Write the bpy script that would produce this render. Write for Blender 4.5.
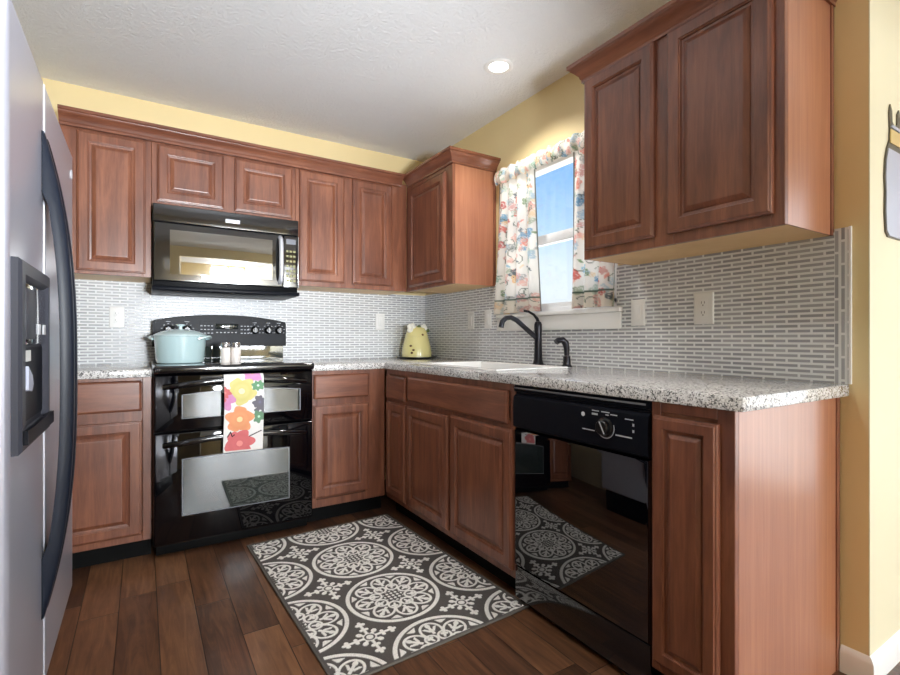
import bpy, bmesh, math, random
import numpy as np
from mathutils import Vector, Matrix
PI = math.pi
S = bpy.context.scene
COL = S.collection
for _o in list(bpy.data.objects):
    bpy.data.objects.remove(_o)

# ------------------------------------------------------------------ camera, world, lights, exposure
cam_d = bpy.data.cameras.new('camera'); cam = bpy.data.objects.new('camera', cam_d); COL.objects.link(cam)
cam.location = (-1.8885, -3.3552, 1.0564); cam.rotation_euler = (PI/2, 0, -math.radians(32.247))
cam_d.sensor_width = 36; cam_d.lens = 487.03/900*36; cam_d.shift_y = 1.56/900; cam_d.clip_start = .02
S.camera = cam
S.view_settings.view_transform = 'Standard'; S.view_settings.look = 'None'
S.view_settings.exposure = 0.22; S.view_settings.gamma = 1.0; S.view_settings.use_curve_mapping = False
S.cycles.max_bounces = 10; S.cycles.diffuse_bounces = 6; S.cycles.glossy_bounces = 5
S.cycles.transparent_max_bounces = 12; S.cycles.sample_clamp_indirect = 6.0
S.cycles.caustics_reflective = False

world = bpy.data.worlds.new('sky'); S.world = world; world.use_nodes = True
wn = world.node_tree.nodes; wl = world.node_tree.links
for n in list(wn): wn.remove(n)
wo = wn.new('ShaderNodeOutputWorld'); wb = wn.new('ShaderNodeBackground'); wb.inputs['Strength'].default_value = .95
wtc = wn.new('ShaderNodeTexCoord'); wsx = wn.new('ShaderNodeSeparateXYZ'); wr = wn.new('ShaderNodeValToRGB')
wm = wn.new('ShaderNodeMapRange'); wm.inputs[1].default_value = -1; wm.inputs[2].default_value = 1
wl.new(wtc.outputs['Generated'], wsx.inputs[0]); wl.new(wsx.outputs['Z'], wm.inputs[0]); wl.new(wm.outputs[0], wr.inputs[0])
cr = wr.color_ramp; cr.elements[0].position = 0.0; cr.elements[0].color = (.75, .72, .66, 1)
cr.elements[1].position = 1.0; cr.elements[1].color = (.16, .36, .75, 1)
for p, c in ((.47, (.80, .78, .72, 1)), (.52, (.88, .95, 1.0, 1)), (.575, (.76, .90, 1.0, 1)), (.61, (.50, .75, 1.0, 1)), (.66, (.27, .55, .97, 1))):
    e = cr.elements.new(p); e.color = c
wl.new(wr.outputs['Color'], wb.inputs['Color']); wl.new(wb.outputs[0], wo.inputs[0])

def area(name, loc, rot, sx, sy, power, color=(1, 1, 1), spread=PI):
    d = bpy.data.lights.new(name, 'AREA'); d.shape = 'RECTANGLE'; d.size = sx; d.size_y = sy; d.energy = power; d.color = color
    d.spread = spread
    o = bpy.data.objects.new(name, d); COL.objects.link(o); o.location = loc; o.rotation_euler = rot
    return o
# daylight standing in the openings of the rear windows, the patio door and the kitchen window
area('daylight_rear_window', (.0, -14.25, 1.42), (PI/2+.08, 0, 0), 1.05, 1.45, 430, (.89, .945, 1))
area('daylight_rear_window', (1.12, -14.25, 1.42), (PI/2+.08, 0, 0), .95, 1.45, 400, (.89, .945, 1))
area('daylight_patio_door', (1.98, -4.40, 1.04), (PI/2+.05, 0, PI/2), 1.9, 2.0, 38, (.90, .95, 1))
# added fill lamps behind the camera, brightening the ceiling and back wall cabinets
def spot(name, loc, target, power, cone, blend, radius, color):
    d = bpy.data.lights.new(name, 'SPOT'); d.energy = power; d.spot_size = math.radians(cone); d.spot_blend = blend; d.shadow_soft_size = radius; d.color = color
    o = bpy.data.objects.new(name, d); COL.objects.link(o); o.location = loc
    o.rotation_euler = (Vector(target)-o.location).to_track_quat('-Z', 'Y').to_euler(); return o
spot('low_fill_lamp', (-1.5, -4.1, 1.1), (-1.35, -.25, 2.3), 430, 60, 1.0, .12, (.90, .95, 1))
spot('low_fill_lamp', (-1.5, -4.1, 1.1), (-1.6, -.9, 1.6), 75, 92, 1.0, .12, (.90, .95, 1))
# the ceiling downlight in view, then an unseen one added as fill
spot('recessed_and_fill_spot', (-.352, -1.385, 2.43), (-.352, -1.385, 0), 32, 130, .7, .045, (1, .965, .92))
spot('recessed_and_fill_spot', (-1.45, -2.3, 2.43), (-1.45, -2.2, 0), 38, 120, .8, .06, (.97, .98, 1))
area('fill_uplight', (-1.0, -5.6, 1.6), (PI, 0, 0), 1.0, 1.0, 95, (.93, .965, 1))  # added uplights behind the camera, soft fill for the ceiling
area('fill_uplight', (.4, -8.5, 1.6), (PI, 0, 0), 1.0, 1.0, 120, (.93, .965, 1))
# light thrown up from the sunny ground outside the kitchen window
area('ground_bounce', (.95, -1.41, .62), (0, math.radians(132), 0), 1.2, 1.8, 42, (.97, .985, 1))

# ------------------------------------------------------------------ materials
def nt(name):
    m = bpy.data.materials.new(name); m.use_nodes = True
    t = m.node_tree; b = t.nodes['Principled BSDF']
    return m, t, b
def s2l(c):
    return tuple((x/255/12.92 if x/255 <= .04045 else ((x/255+.055)/1.055)**2.4) for x in c)
def srgb(*c): return s2l(c)+(1,)
def plain(name, col, rough=.5, metal=0, coat=0, spec=.5, emis=None, es=0):
    m, t, b = nt(name); b.inputs['Base Color'].default_value = srgb(*col); b.inputs['Roughness'].default_value = rough
    b.inputs['Metallic'].default_value = metal; b.inputs['Coat Weight'].default_value = coat; b.inputs['Specular IOR Level'].default_value = spec
    b.inputs['Coat Roughness'].default_value = .05
    if emis: b.inputs['Emission Color'].default_value = srgb(*emis); b.inputs['Emission Strength'].default_value = es
    return m
def node(t, kind, **kw):
    n = t.nodes.new(kind)
    for k, v in kw.items(): setattr(n, k, v)
    return n
def ramp(t, stops, interp='LINEAR'):
    n = t.nodes.new('ShaderNodeValToRGB'); n.color_ramp.interpolation = interp
    els = n.color_ramp.elements
    while len(els) < len(stops): els.new(.5)
    for e, (p, c) in zip(els, stops): e.position = p; e.color = c
    return n
def math_(t, op, a, b=None):
    n = t.nodes.new('ShaderNodeMath'); n.operation = op
    for i, x in enumerate((a, b)):
        if x is None: continue
        if isinstance(x, (int, float)): n.inputs[i].default_value = x
        else: t.links.new(x, n.inputs[i])
    return n.outputs[0]
def noise(t, vec, scale, detail=4, rough=.55, dist=0):
    n = t.nodes.new('ShaderNodeTexNoise'); n.inputs['Scale'].default_value = scale; n.inputs['Detail'].default_value = detail
    n.inputs['Roughness'].default_value = rough; n.inputs['Distortion'].default_value = dist
    if vec is not None: t.links.new(vec, n.inputs['Vector'])
    return n
def bump(t, b, h, strength, dist=.01):
    n = t.nodes.new('ShaderNodeBump'); n.inputs['Strength'].default_value = strength; n.inputs['Distance'].default_value = dist
    t.links.new(h, n.inputs['Height']); t.links.new(n.outputs[0], b.inputs['Normal'])

def wood(name, dark, mid, light, scale, rough=.34, coat=.35, croug=.22):
    m, t, b = nt(name); L = t.links.new
    tc = node(t, 'ShaderNodeTexCoord'); oi = node(t, 'ShaderNodeObjectInfo')
    add = node(t, 'ShaderNodeVectorMath', operation='ADD'); mul = math_(t, 'MULTIPLY', oi.outputs['Random'], 37.0)
    cmb = node(t, 'ShaderNodeCombineXYZ'); [L(mul, cmb.inputs[i]) for i in range(3)]
    L(tc.outputs['Object'], add.inputs[0]); L(cmb.outputs[0], add.inputs[1])
    mp = node(t, 'ShaderNodeMapping'); mp.inputs['Scale'].default_value = scale; L(add.outputs[0], mp.inputs['Vector'])
    n1 = noise(t, mp.outputs[0], 3.0, 5, .6, .6); n2 = noise(t, mp.outputs[0], 16, 3, .6)
    n3 = noise(t, add.outputs[0], 2.6, 2)
    f = math_(t, 'ADD', math_(t, 'MULTIPLY', n1.outputs[0], .55), math_(t, 'ADD', math_(t, 'MULTIPLY', n2.outputs[0], .2), math_(t, 'MULTIPLY', n3.outputs[0], .3)))
    r = ramp(t, [(.36, srgb(*dark)), (.52, srgb(*mid)), (.68, srgb(*light))]); L(f, r.inputs[0]); L(r.outputs[0], b.inputs['Base Color'])
    b.inputs['Roughness'].default_value = rough; b.inputs['Coat Weight'].default_value = coat; b.inputs['Coat Roughness'].default_value = croug
    bump(t, b, n2.outputs[0], .05, .002)
    return m
CHD, CHM, CHL = (92, 52, 38), (121, 73, 53), (148, 94, 68)
M = {}
M['wood'] = wood('cherry_wood', CHD, CHM, CHL, (9, 9, .8))
M['wood_h'] = wood('cherry_wood_rail', CHD, CHM, CHL, (.8, .8, 9))
M['side'] = wood('cherry_laminate', (146, 92, 68), (162, 106, 78), (176, 120, 90), (16, 16, .5), .36, .6, .25)
M['maple'] = wood('maple_underside', (205, 165, 110), (222, 184, 130), (232, 198, 146), (.8, .8, 8), .5, .1)
M['black'] = plain('black_enamel', (9, 9, 12), .12, coat=1)
M['blackm'] = plain('black_plastic', (9, 9, 12), .4, spec=.12)
M['blackp'] = plain('black_panel', (16, 18, 25), .4, spec=.12)
M['kick'] = plain('black_kick', (6, 6, 6), .7, spec=.15)
M['bronze'] = plain('dark_bronze', (38, 38, 44), .28, metal=.6)
M['white'] = plain('white_plastic', (228, 228, 226), .35)
M['whitep'] = plain('white_paint', (238, 238, 236), .35)
M['vinyl'] = plain('white_vinyl', (240, 242, 244), .35)
M['slot'] = plain('grey_slot', (70, 68, 66), .5)
M['print'] = plain('white_print', (190, 192, 198), .5)
M['printd'] = plain('grey_print', (120, 122, 130), .5)
M['porcelain'] = plain('white_sink_enamel', (240, 240, 238), .15, coat=.5)
M['chrome'] = plain('chrome', (215, 216, 220), .18, metal=1)
M['pot'] = plain('pale_aqua_enamel', (182, 208, 211), .16, coat=.8)
M['potw'] = plain('pale_aqua_light', (204, 225, 228), .18, coat=.8)
M['cream'] = plain('shaker_ceramic', (234, 226, 220), .3)
M['yellowc'] = plain('yellow_ceramic', (234, 224, 156), .25, coat=.6)
M['petal'] = plain('white_flower_glaze', (240, 238, 226), .3)
M['leaf'] = plain('green_glaze', (92, 110, 60), .35)
M['bee'] = plain('brown_bee', (104, 70, 34), .4)
M['tray'] = plain('dark_tray', (52, 44, 40), .3)
M['steel'] = plain('brushed_steel', (186, 187, 200), .30, metal=.5)
M['steels'] = plain('steel_door_edge', (214, 216, 224), .35, metal=.5)
M['dispg'] = plain('dispenser_grey', (56, 57, 65), .4, spec=.3)
M['gap'] = plain('seam_dark', (40, 40, 44), .5)
M['handle'] = plain('black_handle', (24, 29, 40), .38, spec=.18)
M['emblem'] = plain('pale_emblem', (214, 216, 222), .3)
M['dial'] = plain('dial_black', (12, 12, 14), .3)
M['lcd'] = plain('display_dark', (34, 40, 40), .1, coat=.6)
M['lamp'] = plain('lamp_lens', (255, 252, 244), .5, emis=(255, 250, 240), es=6)
M['bluem'] = plain('blue_grey_metal', (182, 186, 204), .35, metal=.2)
M['tan'] = plain('tan_metal', (204, 178, 120), .4)
M['darkm'] = plain('dark_metal_edge', (104, 98, 86), .4, metal=.4)
M['leather'] = plain('rug_edge', (98, 92, 86), .8)

def wall_mat(name, c, r=.55):
    m, t, b = nt(name); tc = node(t, 'ShaderNodeTexCoord')
    n = noise(t, tc.outputs['Object'], 1.2, 3); rr = ramp(t, [(.35, srgb(*[x-3 for x in c])), (.65, srgb(*[x+3 for x in c]))])
    t.links.new(n.outputs[0], rr.inputs[0]); t.links.new(rr.outputs[0], b.inputs['Base Color']); b.inputs['Roughness'].default_value = r
    n2 = noise(t, tc.outputs['Object'], 160, 2); bump(t, b, n2.outputs[0], .08, .002)
    return m
M['yellow'] = wall_mat('yellow_paint', (228, 208, 158))
M['cream_wall'] = wall_mat('cream_paint', (222, 214, 184))
def ceil_mat():
    m, t, b = nt('textured_ceiling'); tc = node(t, 'ShaderNodeTexCoord')
    n = noise(t, tc.outputs['Object'], 66, 4, .6); n2 = noise(t, tc.outputs['Object'], 160, 2)
    f = math_(t, 'ADD', n.outputs[0], math_(t, 'MULTIPLY', n2.outputs[0], .4))
    b.inputs['Base Color'].default_value = srgb(234, 236, 238); b.inputs['Roughness'].default_value = .9
    bump(t, b, f, .65, .0125)
    return m
M['ceiling'] = ceil_mat()

def floor_mat():
    m, t, b = nt('dark_hardwood'); L = t.links.new
    tc = node(t, 'ShaderNodeTexCoord'); sx = node(t, 'ShaderNodeSeparateXYZ'); L(tc.outputs['Object'], sx.inputs[0])
    W, LEN = .127, .92
    xs = math_(t, 'DIVIDE', math_(t, 'ADD', sx.outputs['X'], 1.84+20*.127), W); ci = math_(t, 'FLOOR', xs); cf = math_(t, 'FRACT', xs)
    wn1 = node(t, 'ShaderNodeTexWhiteNoise', noise_dimensions='1D'); L(ci, wn1.inputs['W'])
    ys = math_(t, 'ADD', math_(t, 'DIVIDE', sx.outputs['Y'], LEN), math_(t, 'MULTIPLY', wn1.outputs['Value'], 7.3)); ri = math_(t, 'FLOOR', ys); rf = math_(t, 'FRACT', ys)
    cm = node(t, 'ShaderNodeCombineXYZ'); L(ci, cm.inputs[0]); L(ri, cm.inputs[1])
    wn2 = node(t, 'ShaderNodeTexWhiteNoise', noise_dimensions='3D'); L(cm.outputs[0], wn2.inputs['Vector'])
    off = node(t, 'ShaderNodeVectorMath', operation='MULTIPLY_ADD'); L(wn2.outputs['Color'], off.inputs[0]); off.inputs[1].default_value = (9, 9, 9); L(tc.outputs['Object'], off.inputs[2])
    mp = node(t, 'ShaderNodeMapping'); mp.inputs['Scale'].default_value = (13, 1.1, 1); L(off.outputs[0], mp.inputs['Vector'])
    n1 = noise(t, mp.outputs[0], 3, 6, .65, 1.0); n2 = noise(t, off.outputs[0], 5, 3, .6, .5)
    f = math_(t, 'ADD', math_(t, 'MULTIPLY', n1.outputs[0], .62), math_(t, 'ADD', math_(t, 'MULTIPLY', wn2.outputs['Value'], .30), math_(t, 'MULTIPLY', n2.outputs[0], .22)))
    r = ramp(t, [(.30, srgb(40, 25, 18)), (.48, srgb(80, 53, 38)), (.64, srgb(112, 76, 53)), (.84, srgb(150, 108, 76))]); L(f, r.inputs[0])
    ex = math_(t, 'MULTIPLY', math_(t, 'MINIMUM', cf, math_(t, 'SUBTRACT', 1.0, cf)), W)
    ey = math_(t, 'MULTIPLY', math_(t, 'MINIMUM', rf, math_(t, 'SUBTRACT', 1.0, rf)), LEN)
    e = math_(t, 'MINIMUM', ex, ey); g = node(t, 'ShaderNodeMapRange'); g.inputs[1].default_value = .0008; g.inputs[2].default_value = .0024; L(e, g.inputs[0])
    mx = node(t, 'ShaderNodeMix', data_type='RGBA'); L(g.outputs[0], mx.inputs['Factor']); mx.inputs['A'].default_value = srgb(30, 20, 16); L(r.outputs[0], mx.inputs['B'])
    L(mx.outputs['Result'], b.inputs['Base Color']); b.inputs['Roughness'].default_value = .3; b.inputs['Coat Weight'].default_value = .25; b.inputs['Coat Roughness'].default_value = .18
    h = math_(t, 'ADD', math_(t, 'MULTIPLY', g.outputs[0], .5), math_(t, 'MULTIPLY', n2.outputs[0], .35)); bump(t, b, h, .25, .006)
    return m
M['floor'] = floor_mat()

def granite_mat():
    m, t, b = nt('speckled_granite'); L = t.links.new; tc = node(t, 'ShaderNodeTexCoord')
    n2 = noise(t, tc.outputs['Object'], 70, 3, .6)
    v = node(t, 'ShaderNodeTexVoronoi'); v.inputs['Scale'].default_value = 260; L(tc.outputs['Object'], v.inputs['Vector'])
    vs = node(t, 'ShaderNodeSeparateColor'); L(v.outputs['Color'], vs.inputs[0])
    f = math_(t, 'ADD', math_(t, 'MULTIPLY', n2.outputs[0], .55), math_(t, 'MULTIPLY', vs.outputs[0], .45))
    r = ramp(t, [(.27, srgb(60, 60, 62)), (.36, srgb(128, 126, 125)), (.43, srgb(196, 194, 192)), (.6, srgb(224, 222, 220)), (.8, srgb(238, 237, 236))]); L(f, r.inputs[0])
    L(r.outputs[0], b.inputs['Base Color']); b.inputs['Roughness'].default_value = .16; b.inputs['Coat Weight'].default_value = .3
    return m
M['granite'] = granite_mat()

def tile_mat(name, rot, tile, mortar):
    m, t, b = nt(name); L = t.links.new; tc = node(t, 'ShaderNodeTexCoord')
    mp = node(t, 'ShaderNodeMapping'); mp.inputs['Rotation'].default_value = rot; L(tc.outputs['Object'], mp.inputs['Vector'])
    br = node(t, 'ShaderNodeTexBrick'); L(mp.outputs[0], br.inputs['Vector'])
    br.inputs['Scale'].default_value = 1; br.inputs['Brick Width'].default_value = .074; br.inputs['Row Height'].default_value = .0168
    br.inputs['Mortar Size'].default_value = .0041; br.inputs['Mortar Smooth'].default_value = .15; br.inputs['Bias'].default_value = 0
    br.inputs['Color1'].default_value = srgb(*[x-12 for x in tile]); br.inputs['Color2'].default_value = srgb(*[x+12 for x in tile]); br.inputs['Mortar'].default_value = srgb(*mortar)
    L(br.outputs['Color'], b.inputs['Base Color'])
    rg = node(t, 'ShaderNodeMapRange'); L(br.outputs['Fac'], rg.inputs[0]); rg.inputs[3].default_value = .26; rg.inputs[4].default_value = .6; L(rg.outputs[0], b.inputs['Roughness'])
    inv = math_(t, 'SUBTRACT', 1.0, br.outputs['Fac']); bump(t, b, inv, .35, .002)
    return m
TC, MC = (166, 168, 172), (226, 228, 229)
M['tile_b'] = tile_mat('glass_mosaic_tile', (-PI/2, 0, 0), TC, MC)           # lies in XZ
def tile_swz(name, order, tile, mortar):
    m = tile_mat(name, (0, 0, 0), tile, mortar); t = m.node_tree
    mp = [n for n in t.nodes if n.type == 'MAPPING'][0]; tc = [n for n in t.nodes if n.type == 'TEX_COORD'][0]
    sx = node(t, 'ShaderNodeSeparateXYZ'); cm = node(t, 'ShaderNodeCombineXYZ'); t.links.new(tc.outputs['Object'], sx.inputs[0])
    t.links.new(sx.outputs[order[0]], cm.inputs[0]); t.links.new(sx.outputs[order[1]], cm.inputs[1]); t.links.new(cm.outputs[0], mp.inputs['Vector'])
    return m
M['tile_b'] = tile_swz('glass_mosaic_back', (0, 2), TC, MC)
M['tile_r'] = tile_swz('glass_mosaic_side', (1, 2), TC, MC)
M['tile_v'] = tile_swz('glass_mosaic_border', (2, 1), TC, MC)

def glass_mat(name, tint=(1, 1, 1)):
    m = bpy.data.materials.new(name); m.use_nodes = True; t = m.node_tree
    for n in list(t.nodes): t.nodes.remove(n)
    o = node(t, 'ShaderNodeOutputMaterial'); mx = node(t, 'ShaderNodeMixShader'); tr = node(t, 'ShaderNodeBsdfTransparent'); gl = node(t, 'ShaderNodeBsdfGlossy'); fr = node(t, 'ShaderNodeFresnel')
    gl.inputs['Roughness'].default_value = .02; ge = node(t, 'ShaderNodeNewGeometry'); io_ = node(t, 'ShaderNodeMapRange')
    io_.inputs[3].default_value = 1.45; io_.inputs[4].default_value = 1/1.45; t.links.new(ge.outputs['Backfacing'], io_.inputs[0]); t.links.new(io_.outputs[0], fr.inputs['IOR']); tr.inputs['Color'].default_value = tint+(1,)
    t.links.new(fr.outputs[0], mx.inputs[0]); t.links.new(tr.outputs[0], mx.inputs[1]); t.links.new(gl.outputs[0], mx.inputs[2]); t.links.new(mx.outputs[0], o.inputs[0])
    return m
M['pane'] = glass_mat('window_glass')
def mirrorish(name, col, refl, rough, tint=(1, 1, 1)):
    m = bpy.data.materials.new(name); m.use_nodes = True; t = m.node_tree; b = t.nodes['Principled BSDF']
    b.inputs['Base Color'].default_value = srgb(*col); b.inputs['Roughness'].default_value = .5; b.inputs['Specular IOR Level'].default_value = 0
    gl = node(t, 'ShaderNodeBsdfGlossy'); gl.inputs['Roughness'].default_value = rough; gl.inputs['Color'].default_value = tint+(1,)
    mx = node(t, 'ShaderNodeMixShader'); mx.inputs[0].default_value = refl
    t.links.new(b.outputs[0], mx.inputs[1]); t.links.new(gl.outputs[0], mx.inputs[2]); t.links.new(mx.outputs[0], t.nodes['Material Output'].inputs[0])
    return m
M['mwglass'] = mirrorish('microwave_window_glass', (60, 60, 50), .45, .04)
M['ovglass'] = mirrorish('oven_window_glass', (48, 56, 54), .10, .025)
M['dwgloss'] = mirrorish('dishwasher_gloss', (5, 5, 8), .15, .02)
M['ovgloss'] = mirrorish('oven_gloss', (5, 5, 8), .05, .03)
M['mwgloss'] = mirrorish('microwave_gloss', (24, 25, 28), .14, .08)

def attr_mat(name, rough, transl=0, bumpscale=None):
    m, t, b = nt(name); a = node(t, 'ShaderNodeAttribute'); a.attribute_name = 'Col'; t.links.new(a.outputs['Color'], b.inputs['Base Color'])
    b.inputs['Roughness'].default_value = rough; b.inputs['Specular IOR Level'].default_value = .15
    if transl:
        tr = node(t, 'ShaderNodeBsdfTranslucent'); t.links.new(a.outputs['Color'], tr.inputs['Color'])
        mx = node(t, 'ShaderNodeMixShader'); mx.inputs[0].default_value = transl
        t.links.new(b.outputs[0], mx.inputs[1]); t.links.new(tr.outputs[0], mx.inputs[2]); t.links.new(mx.outputs[0], t.nodes['Material Output'].inputs[0])
    if bumpscale:
        tc = node(t, 'ShaderNodeTexCoord'); n = noise(t, tc.outputs['Object'], bumpscale, 2); bump(t, b, n.outputs[0], .5, .003)
    return m
M['rug'] = attr_mat('woven_rug', .95, 0, 350)
M['towel'] = attr_mat('printed_cotton', .9, 0, 600)
M['curtain'] = attr_mat('printed_sheer', .9, .6)

# ------------------------------------------------------------------ mesh helpers
class MB:
    def __init__(s): s.v = []; s.f = []; s.m = []; s.sm = []
    def add(s, vs, fs, mi=0, sm=False):
        o = len(s.v); s.v += [tuple(p) for p in vs]
        for f in fs: s.f.append([o+i for i in f]); s.m.append(mi); s.sm.append(sm)
        return s
    def bm(s, b, mi=0, sm=False):
        b.verts.index_update(); s.add([v.co[:] for v in b.verts], [[v.index for v in f.verts] for f in b.faces], mi, sm); b.free(); return s
    def box(s, x0, x1, y0, y1, z0, z1, b=0, mi=0, seg=2):
        x0, x1 = sorted((x0, x1)); y0, y1 = sorted((y0, y1)); z0, z1 = sorted((z0, z1))
        q = bmesh.new(); bmesh.ops.create_cube(q, size=1)
        for v in q.verts: v.co = ((x0+x1)/2+v.co.x*(x1-x0), (y0+y1)/2+v.co.y*(y1-y0), (z0+z1)/2+v.co.z*(z1-z0))
        if b:
            b = min(b, .45*min(x1-x0, y1-y0, z1-z0)); bmesh.ops.bevel(q, geom=q.edges[:], offset=b, segments=seg, profile=.5, affect='EDGES')
        return s.bm(q, mi)
    def lathe(s, c, prof, n=32, mi=0, axis='z', close=True):
        vs = []; fs = []
        for r, z in prof:
            for k in range(n):
                a = 2*PI*k/n; p = (r*math.cos(a), r*math.sin(a), z)
                if axis == 'y': p = (p[0], -p[2], p[1])
                elif axis == 'x': p = (-p[2], p[0], p[1])
                vs.append((c[0]+p[0], c[1]+p[1], c[2]+p[2]))
        for i in range(len(prof)-1):
            for k in range(n): fs.append([i*n+k, i*n+(k+1) % n, (i+1)*n+(k+1) % n, (i+1)*n+k])
        if close:
            if prof[0][0] > 1e-5: fs.append(list(range(n))[::-1])
            if prof[-1][0] > 1e-5: fs.append([(len(prof)-1)*n+k for k in range(n)])
        return s.add(vs, fs, mi, True)
    def tube(s, pts, rads, n=16, mi=0, flat=None):
        pts = [Vector(p) for p in pts]
        if isinstance(rads, (int, float)): rads = [rads]*len(pts)
        vs = []; fs = []; up = None
        for i, p in enumerate(pts):
            d = (pts[min(i+1, len(pts)-1)]-pts[max(i-1, 0)]).normalized()
            if up is None: up = Vector((0, 0, 1)) if abs(d.z) < .9 else Vector((1, 0, 0))
            a = (up-d*up.dot(d)).normalized(); up = a; c = d.cross(a)
            for k in range(n):
                t = 2*PI*k/n; q = p+(a*math.cos(t)*rads[i]*(flat or 1)+c*math.sin(t)*rads[i]); vs.append(q[:])
        for i in range(len(pts)-1):
            for k in range(n): fs.append([i*n+k, i*n+(k+1) % n, (i+1)*n+(k+1) % n, (i+1)*n+k])
        fs.append(list(range(n))[::-1]); fs.append([(len(pts)-1)*n+k for k in range(n)])
        return s.add(vs, fs, mi, True)
    def prism(s, poly, mp, d0, d1, mi=0, sm=False):
        n = len(poly); vs = [mp(u, v, d0) for u, v in poly]+[mp(u, v, d1) for u, v in poly]
        fs = [list(range(n))[::-1], list(range(n, 2*n))]+[[k, (k+1) % n, n+(k+1) % n, n+k] for k in range(n)]
        return s.add(vs, fs, mi, sm)
    def rings(s, mp, u0, u1, v0, v1, prof, mi=0):
        vs = []; fs = []
        for i, h in prof:
            vs += [mp(u0+i, v0+i, h), mp(u1-i, v0+i, h), mp(u1-i, v1-i, h), mp(u0+i, v1-i, h)]
        for k in range(len(prof)-1):
            for j in range(4): fs.append([4*k+j, 4*k+(j+1) % 4, 4*k+4+(j+1) % 4, 4*k+4+j])
        k = 4*(len(prof)-1); fs.append([k, k+1, k+2, k+3]); fs.append([3, 2, 1, 0])
        return s.add(vs, fs, mi)
    def sweep(s, path, prof, up=(0, 0, 1), mi=0):
        # path: list of (x, y) corners at height 0; prof: list of (outward, z); offsets mitred; outward = right-hand side of travel
        P = [Vector((p[0], p[1])) for p in path]; n = len(prof); vs = []; fs = []
        for i, p in enumerate(P):
            ds = []
            if i > 0: ds.append((P[i]-P[i-1]).normalized())
            if i < len(P)-1: ds.append((P[i+1]-P[i]).normalized())
            ns = [Vector((d.y, -d.x)) for d in ds]
            if len(ns) == 2: mvec = (ns[0]+ns[1]); mvec = mvec/ (1+ns[0].dot(ns[1]))
            else: mvec = ns[0]
            for o, z in prof: q = p+mvec*o; vs.append((q.x, q.y, z))
        for i in range(len(P)-1):
            for k in range(n): fs.append([i*n+k, (i+1)*n+k, (i+1)*n+(k+1) % n, i*n+(k+1) % n])
        fs.append(list(range(n))); fs.append([(len(P)-1)*n+k for k in range(n)][::-1])
        return s.add(vs, fs, mi)
def back(y0=0):  # wall behind the stove, things face -y
    return lambda u, v, n: (u, y0-n, v)
def right(x0=0):  # window wall, things face -x; u is world y (mirrored so faces stay outward)
    return lambda u, v, n: (x0-n, -u, v)
def alcove(y0):
    return lambda u, v, n: (u, y0-n, v)
def left(x0):     # fridge, faces +x; u = world y
    return lambda u, v, n: (x0+n, u, v)
ROOT = {}
def world_loc(o):
    p = Vector((0, 0, 0))
    while o is not None: p = p+o.location; o = o.parent
    return p
def obj(name, mb, mat, parent=None, angle=35, loc=None, label=None):
    me = bpy.data.meshes.new(name); off = world_loc(parent) if parent else Vector((0, 0, 0))
    L = Vector(loc) if loc is not None else (off if parent else Vector((0, 0, 0)))
    me.from_pydata([(v[0]-L[0], v[1]-L[1], v[2]-L[2]) for v in mb.v], [], mb.f)
    for m in (mat if isinstance(mat, (list, tuple)) else [mat]): me.materials.append(M[m] if isinstance(m, str) else m)
    me.polygons.foreach_set('material_index', mb.m)
    b = bmesh.new(); b.from_mesh(me); bmesh.ops.recalc_face_normals(b, faces=b.faces); b.to_mesh(me); b.free()
    me.polygons.foreach_set('use_smooth', [True]*len(me.polygons)); me.set_sharp_from_angle(angle=math.radians(angle)); me.update()
    o = bpy.data.objects.new(name, me); COL.objects.link(o); o.location = L-off
    if parent: o.parent = parent
    if label: o['label'] = label
    return o
def thing(name, label, cat, loc, group=None):
    o = bpy.data.objects.new(name, None); COL.objects.link(o); o.location = loc; o.empty_display_size = .05
    o['label'] = label; o['category'] = cat
    if group: o['group'] = group
    return o
def tag(o, label, cat, group=None):
    o['label'] = label; o['category'] = cat
    if group: o['group'] = group
    return o
def struct(name, mb, mat, parent=None, angle=35):
    o = obj(name, mb, mat, parent, angle); o['kind'] = 'structure'; return o
def grid_mesh(name, U, V, P, C, mat, parent=None, solid=0, loc=(0, 0, 0)):
    # P: (nv, nu, 3) points, C: (nv, nu, 3) linear colours
    nv, nu = P.shape[:2]; me = bpy.data.meshes.new(name)
    idx = np.arange(nv*nu).reshape(nv, nu); q = np.stack([idx[:-1, :-1], idx[:-1, 1:], idx[1:, 1:], idx[1:, :-1]], -1).reshape(-1, 4)
    me.vertices.add(nv*nu); me.vertices.foreach_set('co', (P-np.array(loc)).reshape(-1).astype(np.float32))
    me.loops.add(q.size); me.loops.foreach_set('vertex_index', q.reshape(-1).astype(np.int32))
    me.polygons.add(len(q)); me.polygons.foreach_set('loop_start', np.arange(0, q.size, 4, dtype=np.int32))
    me.update(calc_edges=True); me.validate()
    at = me.attributes.new('Col', 'FLOAT_COLOR', 'POINT'); c4 = np.concatenate([C, np.ones(C.shape[:2]+(1,))], -1); at.data.foreach_set('color', c4.reshape(-1).astype(np.float32))
    me.polygons.foreach_set('use_smooth', [True]*len(me.polygons)); me.materials.append(M[mat])
    o = bpy.data.objects.new(name, me); COL.objects.link(o); o.location = loc
    if parent: o.parent = parent
    if solid:
        md = o.modifiers.new('thickness', 'SOLIDIFY'); md.thickness = solid; md.offset = 0
    return o

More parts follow.
